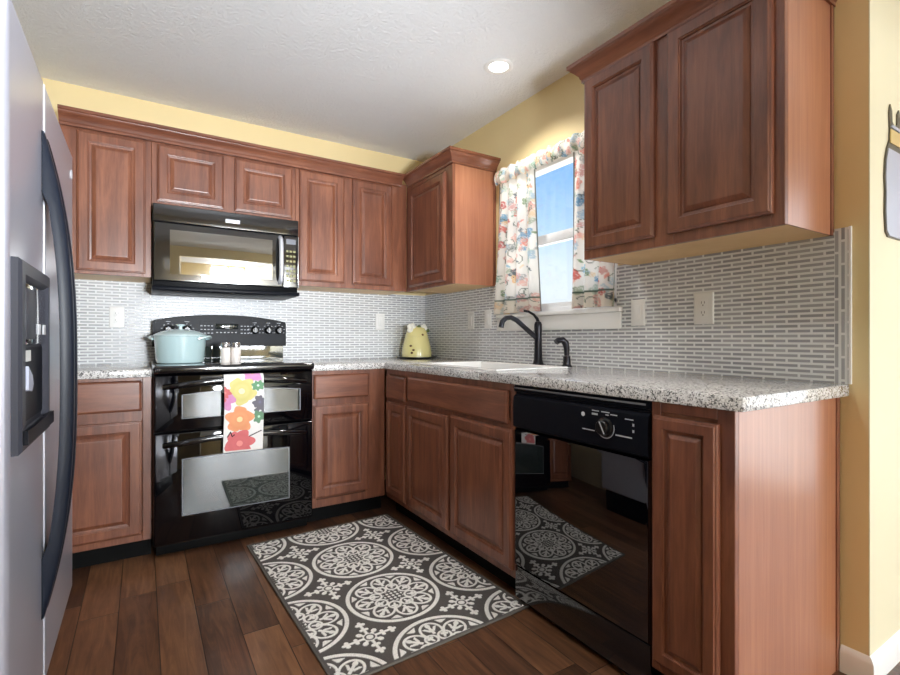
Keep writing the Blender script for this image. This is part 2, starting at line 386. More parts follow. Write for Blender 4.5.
# ------------------------------------------------------------------ setting
H = 2.45; XL = -2.9; YR = -14.0; XR = 1.75; YC = -2.775; WO0, WO1, WZ0, WZ1 = -1.84, -.98, 1.205, 2.075
struct('floor', MB().box(XL-.1, .125, YC, .1, -.06, 0).box(XL-.1, XR+.1, YR-.1, YC, -.06, 0), 'floor')
struct('ceiling', MB().box(XL-.1, .125, YC, .1, H, H+.08).box(XL-.1, XR+.1, YR-.1, YC, H, H+.08), 'ceiling')
struct('wall_added_header', MB().box(XL, XR, -4.75, -4.6, 2.02, H).box(XL, -2.0, -4.75, -4.6, 0, 2.02), 'yellow')  # added header and stub, out of view, giving the microwave glass yellow to reflect
struct('wall_back', MB().box(XL-.1, .12, 0, .12, 0, H), 'yellow')
struct('wall_left', MB().box(XL-.1, XL, YR, 0, 0, H), 'cream_wall')
w = MB(); w.box(0, .13, WO1, 0, 0, H); w.box(0, .13, YC, WO0, 0, H); w.box(0, .13, WO0, WO1, 0, WZ0); w.box(0, .13, WO0, WO1, WZ1, H)
struct('wall_right', w, 'yellow')
struct('wall_dining', MB().box(.1305, XR+.1, YC, YC+.12, 0, H).box(0, XR+.1, YC-.003, YC-.0001, 0, H), 'cream_wall')
# rear wall with two windows, side wall with a patio door
w = MB(); zs = (.7, 2.15)
w.box(XL, XR, YR-.12, YR, 0, zs[0]); w.box(XL, XR, YR-.12, YR, zs[1], H)
for a, b_ in ((XL, -.6), (.5, .6), (1.65, XR)): w.box(a, b_, YR-.12, YR, *zs)
struct('wall_rear', w, 'yellow')
w = MB(); w.box(XR, XR+.12, YR, -5.35, 0, H); w.box(XR, XR+.12, -3.45, YC, 0, H); w.box(XR, XR+.12, -5.35, -3.45, 2.08, H)
struct('wall_patio', w, 'cream_wall')
def rear_window(name, x0, x1):
    r = bpy.data.objects.new(name, None); COL.objects.link(r); r.location = (x0, YR, zs[0]); r['kind'] = 'structure'
    f = MB()
    for z in (zs[0], zs[1]-.05, (zs[0]+zs[1])/2-.025): f.box(x0, x1, YR-.09, YR-.03, z, z+.05, .004)
    for x in (x0, x1-.05, (x0+x1)/2-.025): f.box(x, x+.05, YR-.09, YR-.03, zs[0], zs[1], .004)
    obj('window_frame', f, 'vinyl', r); obj('window_pane', MB().box(x0+.04, x1-.04, YR-.063, YR-.058, zs[0]+.04, zs[1]-.04), 'pane', r)
rear_window('window_2', -.6, .5); rear_window('window_3', .6, 1.65)
r = bpy.data.objects.new('door_1', None); COL.objects.link(r); r.location = (XR, -4.4, 0); r['kind'] = 'structure'
f = MB()
for y in (-5.35, -3.53, -4.44): f.box(XR+.02, XR+.08, y, y+.08, .0, 2.08, .004)
for z in (0, 2.0): f.box(XR+.02, XR+.08, -5.35, -3.45, z, z+.08, .004)
obj('door_frame', f, 'vinyl', r); obj('door_pane', MB().box(XR+.047, XR+.053, -5.29, -3.51, .06, 2.02), 'pane', r)
# kitchen window
r = bpy.data.objects.new('window_1', None); COL.objects.link(r); r.location = (.08, -1.41, WZ0); r['kind'] = 'structure'
f = MB()
f.box(.05, .12, WO0, WO0+.045, WZ0, WZ1, .004); f.box(.05, .12, WO1-.045, WO1, WZ0, WZ1, .004); f.box(.05, .12, WO0, WO1, WZ1-.045, WZ1, .004); f.box(.05, .12, WO0, WO1, WZ0, WZ0+.03, .004)
obj('window_frame', f, 'vinyl', r)
f = MB(); f.box(.06, .10, WO0+.04, WO1-.04, 1.60, 1.655, .004); f.box(.06, .09, WO0+.04, WO0+.08, WZ0+.03, 1.62, .003); f.box(.06, .09, WO1-.08, WO1-.04, WZ0+.03, 1.62, .003); f.box(.06, .09, WO0+.04, WO1-.04, WZ0+.02, WZ0+.055, .003)
obj('window_sash', f, 'vinyl', r)
obj('window_pane', MB().box(.076, .080, WO0+.04, WO1-.04, WZ0+.03, WZ1-.03), 'pane', r)
s_ = MB(); s_.box(-.032, .06, -1.873, -.9445, 1.184, 1.206, .005); s_.box(-.022, -.0085, -1.873, -.9445, 1.105, 1.183, .004)
obj('window_sill', s_, 'whitep', r)
# backsplash tile
t = MB(); t.box(-2.30, -.008, -.008, 0, .914, 1.395); struct('backsplash_back', t, 'tile_b')
t = MB(); t.box(-.008, 0, -.944, -.0001, .914, 1.40); t.box(-.008, 0, -2.69, -1.8735, .914, 1.40); t.box(-.008, 0, -1.8735, -.944, .914, 1.183); t.box(-.008, 0, -1.8735, -1.8405, 1.207, 1.40); t.box(-.008, 0, -.9795, -.944, 1.207, 1.40)
o = struct('backsplash_right', t, 'tile_r')
t = MB(); t.box(-.008, 0, -2.727, -2.6902, .914, 1.41); struct('backsplash_border', t, 'tile_v')
t = MB(); t.box(-.009, 0, -2.7345, -2.7272, .914, 1.412, .001); struct('trim_1', t, 'whitep')
# baseboards round the outer corner
bbp = [(0, 0), (.014, 0), (.014, .062), (.011, .070), (.006, .078), (0, .082)]
t = MB(); t.sweep([(0, -2.706), (0, YC-.003), (XR, YC-.003)], bbp)
struct('baseboard_right', t, 'whitep')
t = MB(); t.sweep([(XR, YR), (XL, YR), (XL, -2.9)], bbp); struct('baseboard_rear', t, 'whitep')

# ------------------------------------------------------------------ cabinets
DOORP = [(0, 0), (0, .012), (.003, .0155), (.006, .016), (.009, .0195), (.012, .020), (.046, .020), (.0475, .0165), (.0515, .0150), (.0525, .0095), (.061, .0085), (.063, .0115), (.078, .0180), (.081, .0185)]
FALSEP = [(0, 0), (0, .013), (.004, .0175), (.010, .020), (.016, .020)]
def door(name, mp, u0, u1, v0, v1, parent, mat='wood'):
    w_ = min(u1-u0, v1-v0); k = min(1, w_/.26)
    p = [(i*(k if i > .01 else 1), h) for i, h in DOORP]
    return obj(name, MB().rings(mp, u0, u1, v0, v1, p), mat, parent, 4)
def drawer(name, mp, u0, u1, v0, v1, parent):
    return obj(name, MB().rings(mp, u0, u1, v0, v1, FALSEP), 'wood_h', parent, 4)
def frame(mp, u0, u1, v0, v1, us, vs, parent, depth=.019, st=.036, mat='wood'):
    """face frame: outer stiles/rails plus inner stiles at us and rails at vs"""
    b = MB()
    def bx(a0, a1, c0, c1):
        p = mp(a0, c0, 0); q = mp(a1, c1, depth); b.box(p[0], q[0], p[1], q[1], p[2], q[2], .0015, seg=1)
    # rails run between the stiles, each inner stile between the rails
    sts = sorted([(u0, u0+st), (u1-st, u1)]+[(a0, a1) for a0, a1, _, _ in us]); mg = []
    for a, c in sts:
        if mg and a <= mg[-1][1]+1e-6: mg[-1] = (mg[-1][0], max(c, mg[-1][1]))
        else: mg.append((a, c))
    for a, c in mg: bx(a, c, v0, v1)
    for _, _, c0, c1 in vs:
        for (a, c), (a2, c2) in zip(mg, mg[1:]): bx(c+.0002, a2-.0002, c0, c1)
    return obj('face_frame', b, mat, parent)
GB, GU = 'base cabinets', 'upper cabinets'
# --- upper cabinets on the back wall
UB, UT = 1.39, 2.135
mpb = back(-.305); mpd = back(-.3045)
def upper_back(label, x0, x1, z0, doors, stiles):
    t = thing('upper_cabinet', label, 'cabinet', ((x0+x1)/2, 0, z0), GU)
    obj('cabinet_box', MB().box(x0, x1, -.286, 0, z0+.012, UT), 'side', t)
    obj('bottom_panel', MB().box(x0+.001, x1-.001, -.285, -.0085, z0, z0+.0115), 'maple', t)
    frame(lambda u, v, n: (u, -.286-n, v), x0, x1, z0, UT, [(a, b, z0, UT) for a, b in stiles], [(x0, x1, z0, z0+.04), (x0, x1, UT-.05, UT)], t)
    for d in doors: door('cabinet_door', mpb, d[0], d[1], d[2], d[3], t)
    return t
upper_back('tall cherry wall cabinet between the fridge and the microwave', -2.235, -1.850, 1.385, [(-2.168, -1.876, 1.402, 2.100)], [(-2.235, -2.16), (-1.888, -1.85)])
upper_back('short two-door cherry wall cabinet above the microwave', -1.849, -1.092, 1.768, [(-1.824, -1.497, 1.796, 2.100), (-1.440, -1.114, 1.796, 2.100)], [(-1.51, -1.43)])
upper_back('tall two-door cherry wall cabinet between microwave and the room corner', -1.091, -.3251, 1.388, [(-1.070, -.782, 1.418, 2.103), (-.726, -.440, 1.418, 2.103)], [(-.80, -.71), (-.46, -.3251)])
# --- upper cabinets on the window wall
def upper_right(label, y0, y1, z0, zt, doors, stiles, xs=0, y_in=None):
    # y0 > y1 ; u = -y
    t = thing('upper_cabinet', label, 'cabinet', (0, (y0+y1)/2, z0), GU)
    obj('cabinet_box', MB().box(-.305, -.0005, y1+.006, y0-.006, z0+.012, zt), 'maple', t)
    obj('bottom_panel', MB().box(-.300, -.009, y1+.007, y0-.007, z0, z0+.0115), 'maple', t)
    e = MB().box(-.3055, -.022, y1, y1+.0058, z0, zt); obj('end_panel', e, 'side', t)
    e = MB().box(-.0215, -.0005, y1-.004, y1+.0058, z0, zt, .002); obj('scribe_strip', e, 'wood', t)
    if y_in is None:
        obj('end_panel', MB().box(-.3055, -.0005, y0-.0058, y0, z0, zt), 'side', t)
    frame(lambda u, v, n: (-.3057-n, -u, v), -y0, -y1, z0-.002, zt, [(-a, -b, z0, zt) for a, b in stiles], [(-y0, -y1, z0-.002, z0+.036), (-y0, -y1, zt-.05, zt)], t)
    for d in doors: door('cabinet_door', right(-.325), -d[0], -d[1], d[2], d[3], t)
    return t
CORNER = upper_right('single-door cherry wall cabinet in the corner beside the window', -.3056, -.905, 1.390, UT, [(-.372, -.835, 1.412, 2.075)], [(-.3056, -.385), (-.82, -.905)], y_in=1)
OUTER = upper_right('two-door cherry wall cabinet by the outer wall corner', -1.929, -2.684, 1.390, UT+.03, [(-1.942, -2.267, 1.424, 2.128), (-2.319, -2.656, 1.424, 2.128)], [(-2.255, -2.335)])
# --- crown mouldings
CP = [(0, 0), (.007, 0), (.007, .012), (.012, .018), (.014, .026), (.030, .044), (.040, .052), (.042, .058), (.050, .062), (.050, .076), (0, .076)]
o = obj('crown_molding', MB().sweep([(-2.235, -.3255), (-.376, -.3255)], [(o_, z+2.108) for o_, z in CP]), 'wood_h')
tag(o, 'cherry crown molding running along the top of the back wall cabinets', 'molding')
obj('crown_molding', MB().sweep([(-.3258, -.3265), (-.3258, -.9055), (-.0005, -.9055)], [(o_, z+2.108) for o_, z in CP]), 'wood_h', CORNER)
obj('crown_molding', MB().sweep([(-.0005, -1.9285), (-.3258, -1.9285), (-.3258, -2.6845), (-.0005, -2.6845)], [(o_, z+2.128) for o_, z in CP]), 'wood_h', OUTER)

# --- base cabinets
def toe(parent, x0, x1, y0, y1):
    obj('toe_kick', MB().box(x0, x1, y0, y1, .001, .094), 'kick', parent)
FZ0, FZ1 = .095, .8755
def base_back(label, x0, x1, drawers, doors, stiles):
    t = thing('base_cabinet', label, 'cabinet', ((x0+x1)/2, -.3, 0), GB)
    obj('cabinet_box', MB().box(x0, x1, -.585, -.001, FZ0, FZ1), 'side', t)
    frame(lambda u, v, n: (u, -.586-n, v), x0, x1, FZ0, FZ1, [(a, b, FZ0, FZ1) for a, b in stiles], [(x0, x1, FZ0, FZ0+.045), (x0, x1, FZ1-.03, FZ1), (x0, x1, .665, .725)], t)
    toe(t, x0, x1, -.545, -.50)
    for d in drawers: drawer('drawer_front', back(-.6055), *d, t)
    for d in doors: door('cabinet_door', back(-.6055), *d, t)
    return t
base_back('cherry base cabinet between the fridge and the range', -2.31, -1.853, [(-2.27, -1.893, .716, .860)], [(-2.27, -1.893, .128, .668)], [])
base_back('cherry base cabinet right of the range, in the corner', -1.086, -.6275, [(-1.070, -.740, .715, .853)], [(-1.070, -.740, .152, .675)], [(-.76, -.6275)])
def base_right(label, y0, y1, drawers, doors, stiles, end=False, rail=True):
    t = thing('base_cabinet', label, 'cabinet', (-.3, (y0+y1)/2, 0), GB)
    if end:
        obj('cabinet_box', MB().box(-.6055, -.0005, y1+.0065, y0, FZ0, FZ1), 'side', t)
        obj('end_panel', MB().box(-.606, -.026, y1, y1+.0062, .0, FZ1), 'side', t)
        obj('scribe_strip', MB().box(-.0255, -.0005, y1-.004, y1+.0062, .0, FZ1, .002), 'wood', t)
    else: obj('cabinet_box', MB().box(-.6055, -.001, y1, y0, FZ0, .70 if 'sink' in label else FZ1), 'side', t)
    v = [(-y0, -y1, FZ0, FZ0+.045), (-y0, -y1, FZ1-.03, FZ1)]
    if rail: v.append((-y0, -y1, .665, .725))
    frame(lambda u, v_, n: (-.606-n, -u, v_), -y0, -y1, FZ0, FZ1, [(-a, -b, FZ0, FZ1) for a, b in stiles], v, t, st=.03)
    toe(t, -.56, -.52, y0, y1)
    for d in drawers: drawer('drawer_front', right(-.6253), -d[0], -d[1], d[2], d[3], t)
    for d in doors: door('cabinet_door', right(-.6253), -d[0], -d[1], d[2], d[3], t)
    return t
base_right('narrow cherry base cabinet in the inside corner, with small drawer', -.6265, -.917, [(-.650, -.900, .700, .838)], [(-.650, -.900, .128, .680)], [])
base_right('wide two-door cherry sink cabinet under the window', -.918, -1.842, [(-.934, -1.806, .712, .846)], [(-.920, -1.353, .128, .682), (-1.379, -1.838, .128, .692)], [(-1.35, -1.382)])
base_right('narrow cherry end cabinet on the far side of the dishwasher', -2.462, -2.700, [], [(-2.475, -2.664, .128, .836)], [(-2.655, -2.70)], end=True, rail=False)

# ------------------------------------------------------------------ countertops
Z0, Z1 = .8765, .914
t = thing('countertop', 'long speckled granite countertop running from the range round under the window', 'countertop', (-.3, -.9, Z0))
b = MB(); b.box(-1.087, -.6471, -.6465, -.009, Z0, Z1, .004)
SK = (-.545, -.125, -1.62, -.925)   # sink cut-out x0 x1 y0 y1
b.box(-.6475, -.009, SK[3], -.009, Z0, Z1, .004); b.box(-.6475, -.009, -2.7305, SK[2], Z0, Z1, .004)
b.box(-.6475, SK[0], SK[2]-.001, SK[3]+.001, Z0, Z1, .004); b.box(SK[1], -.009, SK[2]-.001, SK[3]+.001, Z0, Z1, .004)
obj('granite_slab', b, 'granite', t)
o = obj('countertop', MB().box(-2.31, -1.852, -.6465, -.009, Z0, Z1, .004), 'granite'); tag(o, 'short speckled granite countertop between the fridge and the range', 'countertop')

# ------------------------------------------------------------------ sink, faucet, sprayer
t = thing('kitchen_sink', 'white rectangular sink set into the granite under the window', 'sink', (-.335, -1.365, Z1))
b = MB(); mp = lambda u, v, n: (u, v, Z1+n)
x0, x1, y0, y1 = SK[0]-.012, SK[1]+.012, SK[2]-.012, SK[3]+.012
pr = [(0, .0005), (0, .004), (.004, .007), (.022, .007), (.028, .002), (.032, -.03), (.045, -.17), (.06, -.185)]
vs = []; fs = []
for i, h in pr: vs += [mp(x0+i, y0+i, h), mp(x1-i, y0+i, h), mp(x1-i, y1-i, h), mp(x0+i, y1-i, h)]
for k in range(len(pr)-1):
    for j in range(4): fs.append([4*k+j, 4*k+(j+1) % 4, 4*k+4+(j+1) % 4, 4*k+4+j])
k = 4*(len(pr)-1); fs.append([k, k+1, k+2, k+3]); b.add(vs, fs)
obj('basin', b, 'porcelain', t)
obj('drain', MB().lathe((-.335, -1.365, Z1-.185), [(.0, .003), (.03, .003), (.042, .001), (.044, 0)], 24, close=False), 'chrome', t)
t = thing('faucet', 'dark bronze single-lever faucet with a curved spout behind the sink', 'faucet', (-.062, -1.362, Z1))
c = (-.062, -1.362)
obj('faucet_body', MB().lathe((c[0], c[1], Z1), [(.033, .0005), (.033, .006), (.027, .014), (.0235, .03), (.021, .09), (.0195, .16), (.021, .20), (.021, .222), (.016, .236), (.006, .240), (0, .240)], 28), 'bronze', t)
sp = [(-.070, -1.358, 1.062), (-.105, -1.350, 1.090), (-.15, -1.342, 1.125), (-.19, -1.335, 1.156), (-.225, -1.328, 1.172), (-.255, -1.323, 1.168), (-.275, -1.319, 1.150), (-.283, -1.317, 1.118)]
obj('spout', MB().tube(sp, [.0135, .0135, .013, .013, .013, .0132, .014, .0145], 16), 'bronze', t)
obj('lever', MB().tube([(-.062, -1.362, 1.150), (-.066, -1.358, 1.168), (-.078, -1.345, 1.190), (-.098, -1.325, 1.207), (-.118, -1.308, 1.212)], [.012, .010, .008, .0075, .0065], 12, flat=.7), 'bronze', t)
t = thing('side_sprayer', 'short dark bronze side sprayer standing beside the faucet', 'sprayer', (-.066, -1.578, Z1))
c = (-.066, -1.578)
obj('sprayer_base', MB().lathe((c[0], c[1], Z1), [(.027, .0005), (.027, .006), (.020, .014), (.018, .05), (.0165, .056), (0, .056)], 24), 'bronze', t)
obj('sprayer_head', MB().tube([(c[0], c[1], .972), (c[0], c[1], 1.01), (c[0]-.006, c[1]+.002, 1.036), (c[0]-.022, c[1]+.008, 1.052), (c[0]-.046, c[1]+.014, 1.050), (c[0]-.058, c[1]+.016, 1.040)], [.013, .0155, .018, .0165, .015, .0155], 16), 'bronze', t)

# ------------------------------------------------------------------ range
RX0, RX1 = -1.847, -1.092; RM = (RX0+RX1)/2; RY = -.675
t = thing('range', 'black freestanding double-oven range with glass cooktop and arched back control panel', 'stove', (RM, -.35, 0))
obj('range_body', MB().box(RX0, RX1, -.640, -.012, .06, .888, .004), 'black', t)
obj('base_skirt', MB().box(RX0+.012, RX1-.012, -.60, -.10, .004, .058, .004), 'kick', t)
b = MB(); b.box(RX0-.002, RX1+.002, -.705, -.085, .890, .9285, .013, seg=4); obj('cooktop', b, 'black', t)
for x, y, rr in ((-1.66, -.50, .098), (-1.28, -.50, .085), (-1.66, -.24, .075), (-1.28, -.24, .098)):
    obj('burner_ring', MB().lathe((x, y, .9286), [(rr-.002, 0), (rr-.002, .0003), (rr, .0003), (rr, 0)], 48, close=False), 'printd', t)
# backguard
bz0, bz1, bz2 = 1.012, 1.166, 1.204
poly = [(RX0+.004, bz0), (RX1-.004, bz0)]; n = 24
poly += [(RX1-.004, bz1-.012), (RX1-.010, bz1)]
for k in range(1, n): u = RX1-.010+(RX0+.010-RX1+.010)*k/n; s = (u-RM)/(RX1-.01-RM); poly.append((u, bz1+(bz2-bz1)*(1-abs(s)**2.2)))
poly += [(RX0+.010, bz1), (RX0+.004, bz1-.012)]
g = MB().prism(poly, lambda u, v, n_: (u, -.012-n_, v), 0, .076); bg = obj('backguard', g, 'blackm', t, 40)
p2 = [(u*.972+RM*.028, (v-bz0)*.86+bz0+.012) for u, v in poly]
obj('control_panel', MB().prism(p2, lambda u, v, n_: (u, -.0883-n_, v), 0, .003), 'blackp', t, 40)
obj('backguard_riser', MB().box(RX0+.02, RX1-.02, -.078, -.012, .9290, 1.0115), 'ovglass', t, label='glossy riser strip below the control panel')
def knob(x, z):
    k = obj('knob', MB().lathe((x, -.0918, z), [(.024, 0), (.024, .006), (.019, .010), (.017, .024), (.014, .027), (0, .027)], 24, axis='y'), 'dial', t)
    obj('knob_grip', MB().box(x-.0035, x+.0035, -.126, -.1185, z-.017, z+.017, .002), 'print', k)
for x in (-1.763, -1.668, -1.290, -1.208, -1.142): knob(x, 1.112)
for kx in (-1.763, -1.668, -1.290, -1.208, -1.142):
    b = MB()
    for a in range(7):
        an = PI*(-.15+1.3*a/6); b.box(kx+.034*math.cos(an)-.004, kx+.034*math.cos(an)+.004, -.0925, -.0915, 1.112+.034*math.sin(an)-.0015, 1.112+.034*math.sin(an)+.0015)
    b.box(kx-.012, kx+.012, -.0925, -.0915, 1.157, 1.160); obj('knob_marking', b, 'print', t)
for gx, nx in ((-1.596, 4), (-1.372, 4)):
    b = MB()
    for i in range(nx):
        for j in range(3): b.box(gx+i*.019, gx+i*.019+.011, -.0925, -.0915, 1.090+j*.022, 1.090+j*.022+.005)
    obj('keypad', b, 'print', t)
b = MB()
for i in range(6): b.box(-1.51+i*.021, -1.51+i*.021+.010, -.0925, -.0915, 1.094, 1.099)
obj('display_keys', b, 'print', t)
obj('display', MB().box(-1.515, -1.385, -.0935, -.0915, 1.118, 1.150, .001), 'lcd', t)
# oven doors
def oven_door(name, z0, z1, w0, w1, hz, bow):
    d = MB(); d.rings(lambda u, v, n_: (u, -.6405-n_, v), RX0+.002, RX1-.002, z0, z1, [(0, 0), (0, .026), (.003, .031), (.008, .0335)])
    dd = obj(name, d, 'ovgloss', t)
    x0, x1 = -1.724, -1.224 if bow else -1.166
    # window with arched top
    N = 20; pl = [(x0, w0), (x1, w0)]
    for k in range(N+1): u = x1+(x0-x1)*k/N; pl.append((u, w1+(.016 if not bow else .006)*(1-((u-(x0+x1)/2)/((x1-x0)/2))**2)))
    fr = [((u-(x0+x1)/2)*1.02+(x0+x1)/2, (v-(w0+w1)/2)*1.035+(w0+w1)/2) for u, v in pl]
    obj('window_border', MB().prism(fr, lambda u, v, n_: (u, -.6742-n_, v), 0, .0006), 'printd', dd)
    obj('oven_window', MB().prism(pl, lambda u, v, n_: (u, -.6749-n_, v), 0, .0008), 'ovglass', dd)
    pts = []; N = 24
    for k in range(N+1):
        s = k/N*2-1; y = -.672-.046*(1-abs(s)**6); z = hz-.012+(.028*(1-s*s) if True else 0); pts.append((RM+s*.335, y, z))
    obj('oven_handle', MB().tube(pts, [.012+.004*(1-abs(k/N*2-1)) for k in range(N+1)], 14, flat=1.1), 'black', dd)
    return dd
oven_door('upper_oven_door', .612, .886, .672, .785, .838, False)
oven_door('lower_oven_door', .078, .606, .205, .472, .560, True)

# ------------------------------------------------------------------ microwave
MX0, MX1 = -1.8445, -1.098; MZ0, MZ1 = 1.335, 1.764; MY = -.40
t = thing('microwave', 'black over-the-range microwave mounted under the short wall cabinet', 'microwave', ((MX0+MX1)/2, -.2, MZ0))
obj('microwave_body', MB().box(MX0, MX1, -.375, -.009, MZ0, MZ1, .004), 'blackm', t)
mpm = lambda u, v, n_: (u, -.3755-n_, v)
obj('vent_band', MB().rings(mpm, MX0, MX1, 1.671, MZ1, [(0, 0), (0, .022), (.004, .027), (.01, .028)]), 'mwgloss', t)
md = obj('microwave_door', MB().rings(mpm, MX0+.004, -1.190, 1.362, 1.668, [(0, 0), (0, .024), (.004, .029), (.012, .030)]), 'mwgloss', t)
pm = lambda u, v, n_: (u, -.4057-n_, v)
obj('window_border', MB().rings(pm, -1.795, -1.232, 1.372, 1.652, [(0, 0), (0, .0006), (.002, .0008)]), 'mwgloss', md)
obj('door_window', MB().rings(pm, -1.768, -1.250, 1.400, 1.632, [(0, .0009), (0, .0014), (.001, .0016)]), 'mwglass', md)
hp = [(-1.207, -.405, 1.388), (-1.207, -.428, 1.400), (-1.207, -.436, 1.430)]+[(-1.207, -.440, 1.43+.18*k/6) for k in range(1, 6)]+[(-1.207, -.436, 1.612), (-1.207, -.428, 1.640), (-1.207, -.405, 1.652)]
obj('door_handle', MB().tube(hp, .013, 14), 'steels', md, label='silver bar handle')
cp = obj('control_panel', MB().rings(mpm, -1.187, MX1-.006, 1.362, 1.668, [(0, 0), (0, .024), (.004, .029), (.008, .0295)]), 'mwgloss', t)
pk = lambda u, v, n_: (u, -.4052-n_, v)
obj('display', MB().rings(pk, -1.172, -1.116, 1.618, 1.648, [(0, 0), (0, .0012), (.001, .0014)]), 'printd', cp)
M['key'] = plain('keypad_olive', (142, 140, 96), .5)
b = MB()
for i in range(3):
    for j in range(7): x = -1.172+i*.020; z = 1.395+j*.029; b.box(x, x+.014, -.4062, -.4050, z, z+.013, .001, seg=1)
obj('keypad', b, 'key', cp)
obj('brand_badge', MB().rings(lambda u, v, n_: (u, -.4033-n_, v), -1.500, -1.425, 1.703, 1.724, [(0, 0), (0, .0012), (.001, .0016)]), 'emblem', t)
b = MB(); b.box(MX0-.004, MX1+.004, -.412, -.009, 1.312, 1.3345, .006); obj('bottom_vent', b, 'blackp', t)
obj('side_trim', MB().box(MX1-.005, MX1, -.4045, -.3756, 1.362, 1.668, .001), 'chrome', t)

# ------------------------------------------------------------------ dishwasher
t = thing('dishwasher', 'glossy black dishwasher built in under the granite beside the sink', 'dishwasher', (-.3, -2.152, 0))
DY0, DY1 = -1.846, -2.459
obj('dishwasher_tub', MB().box(-.598, -.02, DY1+.004, DY0-.004, .10, .872), 'blackm', t)
mpw = right(-.5985)
obj('door_panel', MB().rings(mpw, -DY0, -DY1, .158, .700, [(0, 0), (0, .028), (.004, .034), (.012, .036)]), 'dwgloss', t)
# control panel with a recessed pull along its upper edge
prof = [(.0, .704), (.030, .704), (.040, .712), (.041, .80), (.038, .828), (.030, .836), (.022, .838), (.022, .846), (.034, .850), (.036, .866), (.030, .872), (0, .872)]
vs = []; fs = []; n = len(prof)
for y in (DY0, DY1): vs += [(-.5985-o_, y, z) for o_, z in prof]
fs = [[k, (k+1) % n, n+(k+1) % n, n+k] for k in range(n)]+[list(range(n))[::-1], list(range(n, 2*n))]
cp = obj('control_panel', MB().add(vs, fs), 'blackp', t, 30)
obj('top_trim', MB().box(-.6365, -.634, DY1+.01, DY0-.004, .860, .866, .001), 'printd', t)
dl = obj('dial', MB().lathe((-.6395, -2.305, .775), [(.031, 0), (.031, .004), (.026, .007), (.024, .020), (.021, .023), (0, .023)], 32, axis='x'), 'dial', cp)
dg = MB()
for rr in (.0330,):
    N = 36
    vs = []; fs = []
    for k in range(N+1):
        a = -1.9+3.8*k/N-PI/2
        for q in (rr, rr+.003): vs.append((-.6402, -2.305+q*math.cos(a), .775+q*math.sin(a)))
    fs = [[2*k, 2*k+1, 2*k+3, 2*k+2] for k in range(N)]; dg.add(vs, fs)
for y, z, w_, h_ in ((-2.265, .823, .028, .003), (-2.305, .823, .032, .003), (-2.262, .812, .024, .006), (-2.312, .815, .012, .003), (-2.338, .818, .026, .003), (-2.235, .757, .052, .003), (-2.375, .757, .060, .004), (-2.395, .812, .030, .003), (-2.41, .797, .006, .008), (-2.41, .778, .006, .008)):
    dg.box(-.6405, -.6394, y-w_/2, y+w_/2, z-h_/2, z+h_/2)
dg.add([(-.6631, -2.297, .795), (-.6631, -2.302, .795), (-.6631, -2.322, .757), (-.6631, -2.317, .757)], [[0, 1, 2, 3]])
obj('panel_printing', dg, 'print', cp)
obj('emblem', MB().lathe((-.6393, -2.212, .806), [(.0075, 0), (.0075, .001), (0, .0012)], 24, axis='x'), 'emblem', cp)
obj('kick_plate', MB().box(-.628, -.57, DY1, DY0, .028, .154, .004), 'black', t)
obj('base_trim', MB().box(-.60, -.56, DY1, DY0, .002, .027), 'kick', t)

# ------------------------------------------------------------------ refrigerator
FX = -2.089; FY0, FYS, FY1 = -2.218, -1.838, -1.272; FZ0_, FZT = .205, 1.70
FB, FT = .215, 1.68
t = thing('refrigerator', 'stainless side-by-side refrigerator with black bow handles and ice dispenser', 'refrigerator', (-2.46, -1.745, 0))
obj('fridge_case', MB().box(-2.84, FX-.078, FY0+.006, FY1-.006, .03, FT-.02, .006), 'steels', t)
obj('base_grille', MB().box(-2.78, FX-.06, FY0+.02, FY1-.02, .004, .20, .004), 'blackm', t)
def fdoor(name, y0, y1):
    b = MB(); b.rings(lambda u, v, n_: (FX-.074+n_, u, v), y0, y1, FB, FT, [(0, 0), (0, .058), (.003, .067), (.010, .073), (.02, .074)]); return obj(name, b, 'steel', t)
d1 = fdoor('freezer_door', FY0, FYS-.004); d2 = fdoor('fridge_door', FYS+.004, FY1)
obj('door_edge', MB().box(FX-.072, FX-.012, FY0-.004, FY0-.0003, FB+.004, FT-.004, .001), 'steels', d1)
obj('door_seam', MB().box(FX-.06, FX+.0008, FYS-.0035, FYS+.0035, FB+.01, FT-.01), 'steels', t, label='pale gasket seam between the two doors')
def fhandle(y, dr, ww):
    N = 40; vs = []; fs = []
    za, zb = .40, 1.545
    for k in range(N+1):
        s = k/N*2-1; z = (za+zb)/2+s*(zb-za)/2
        arch = 1-abs(s)**2.6
        out = .004+.056*arch; thick = .026*min(1, (1-abs(s))*6+.12) if abs(s) < .86 else None
        inn = max(0.0005, out-.026) if abs(s) < .74 else .0005
        for (a, c_) in ((-ww/2, inn), (ww/2, inn), (ww/2, out-.006), (ww/2-.006, out), (-ww/2+.006, out), (-ww/2, out-.006)): vs.append((FX+c_, y+a, z))
    for k in range(N):
        for j in range(6): fs.append([6*k+j, 6*k+(j+1) % 6, 6*k+6+(j+1) % 6, 6*k+6+j])
    fs += [list(range(6)), [6*N+j for j in range(6)][::-1]]
    return obj('door_handle', MB().add(vs, fs), 'handle', dr, 50)
fhandle(FYS-.028, d1, .036); fhandle(FYS+.028, d2, .036)
obj('emblem', MB().lathe((FX+.0002, -1.325, 1.60), [(.016, 0), (.016, -.002), (.012, -.003), (0, -.003)], 24, axis='x'), 'emblem', d2)
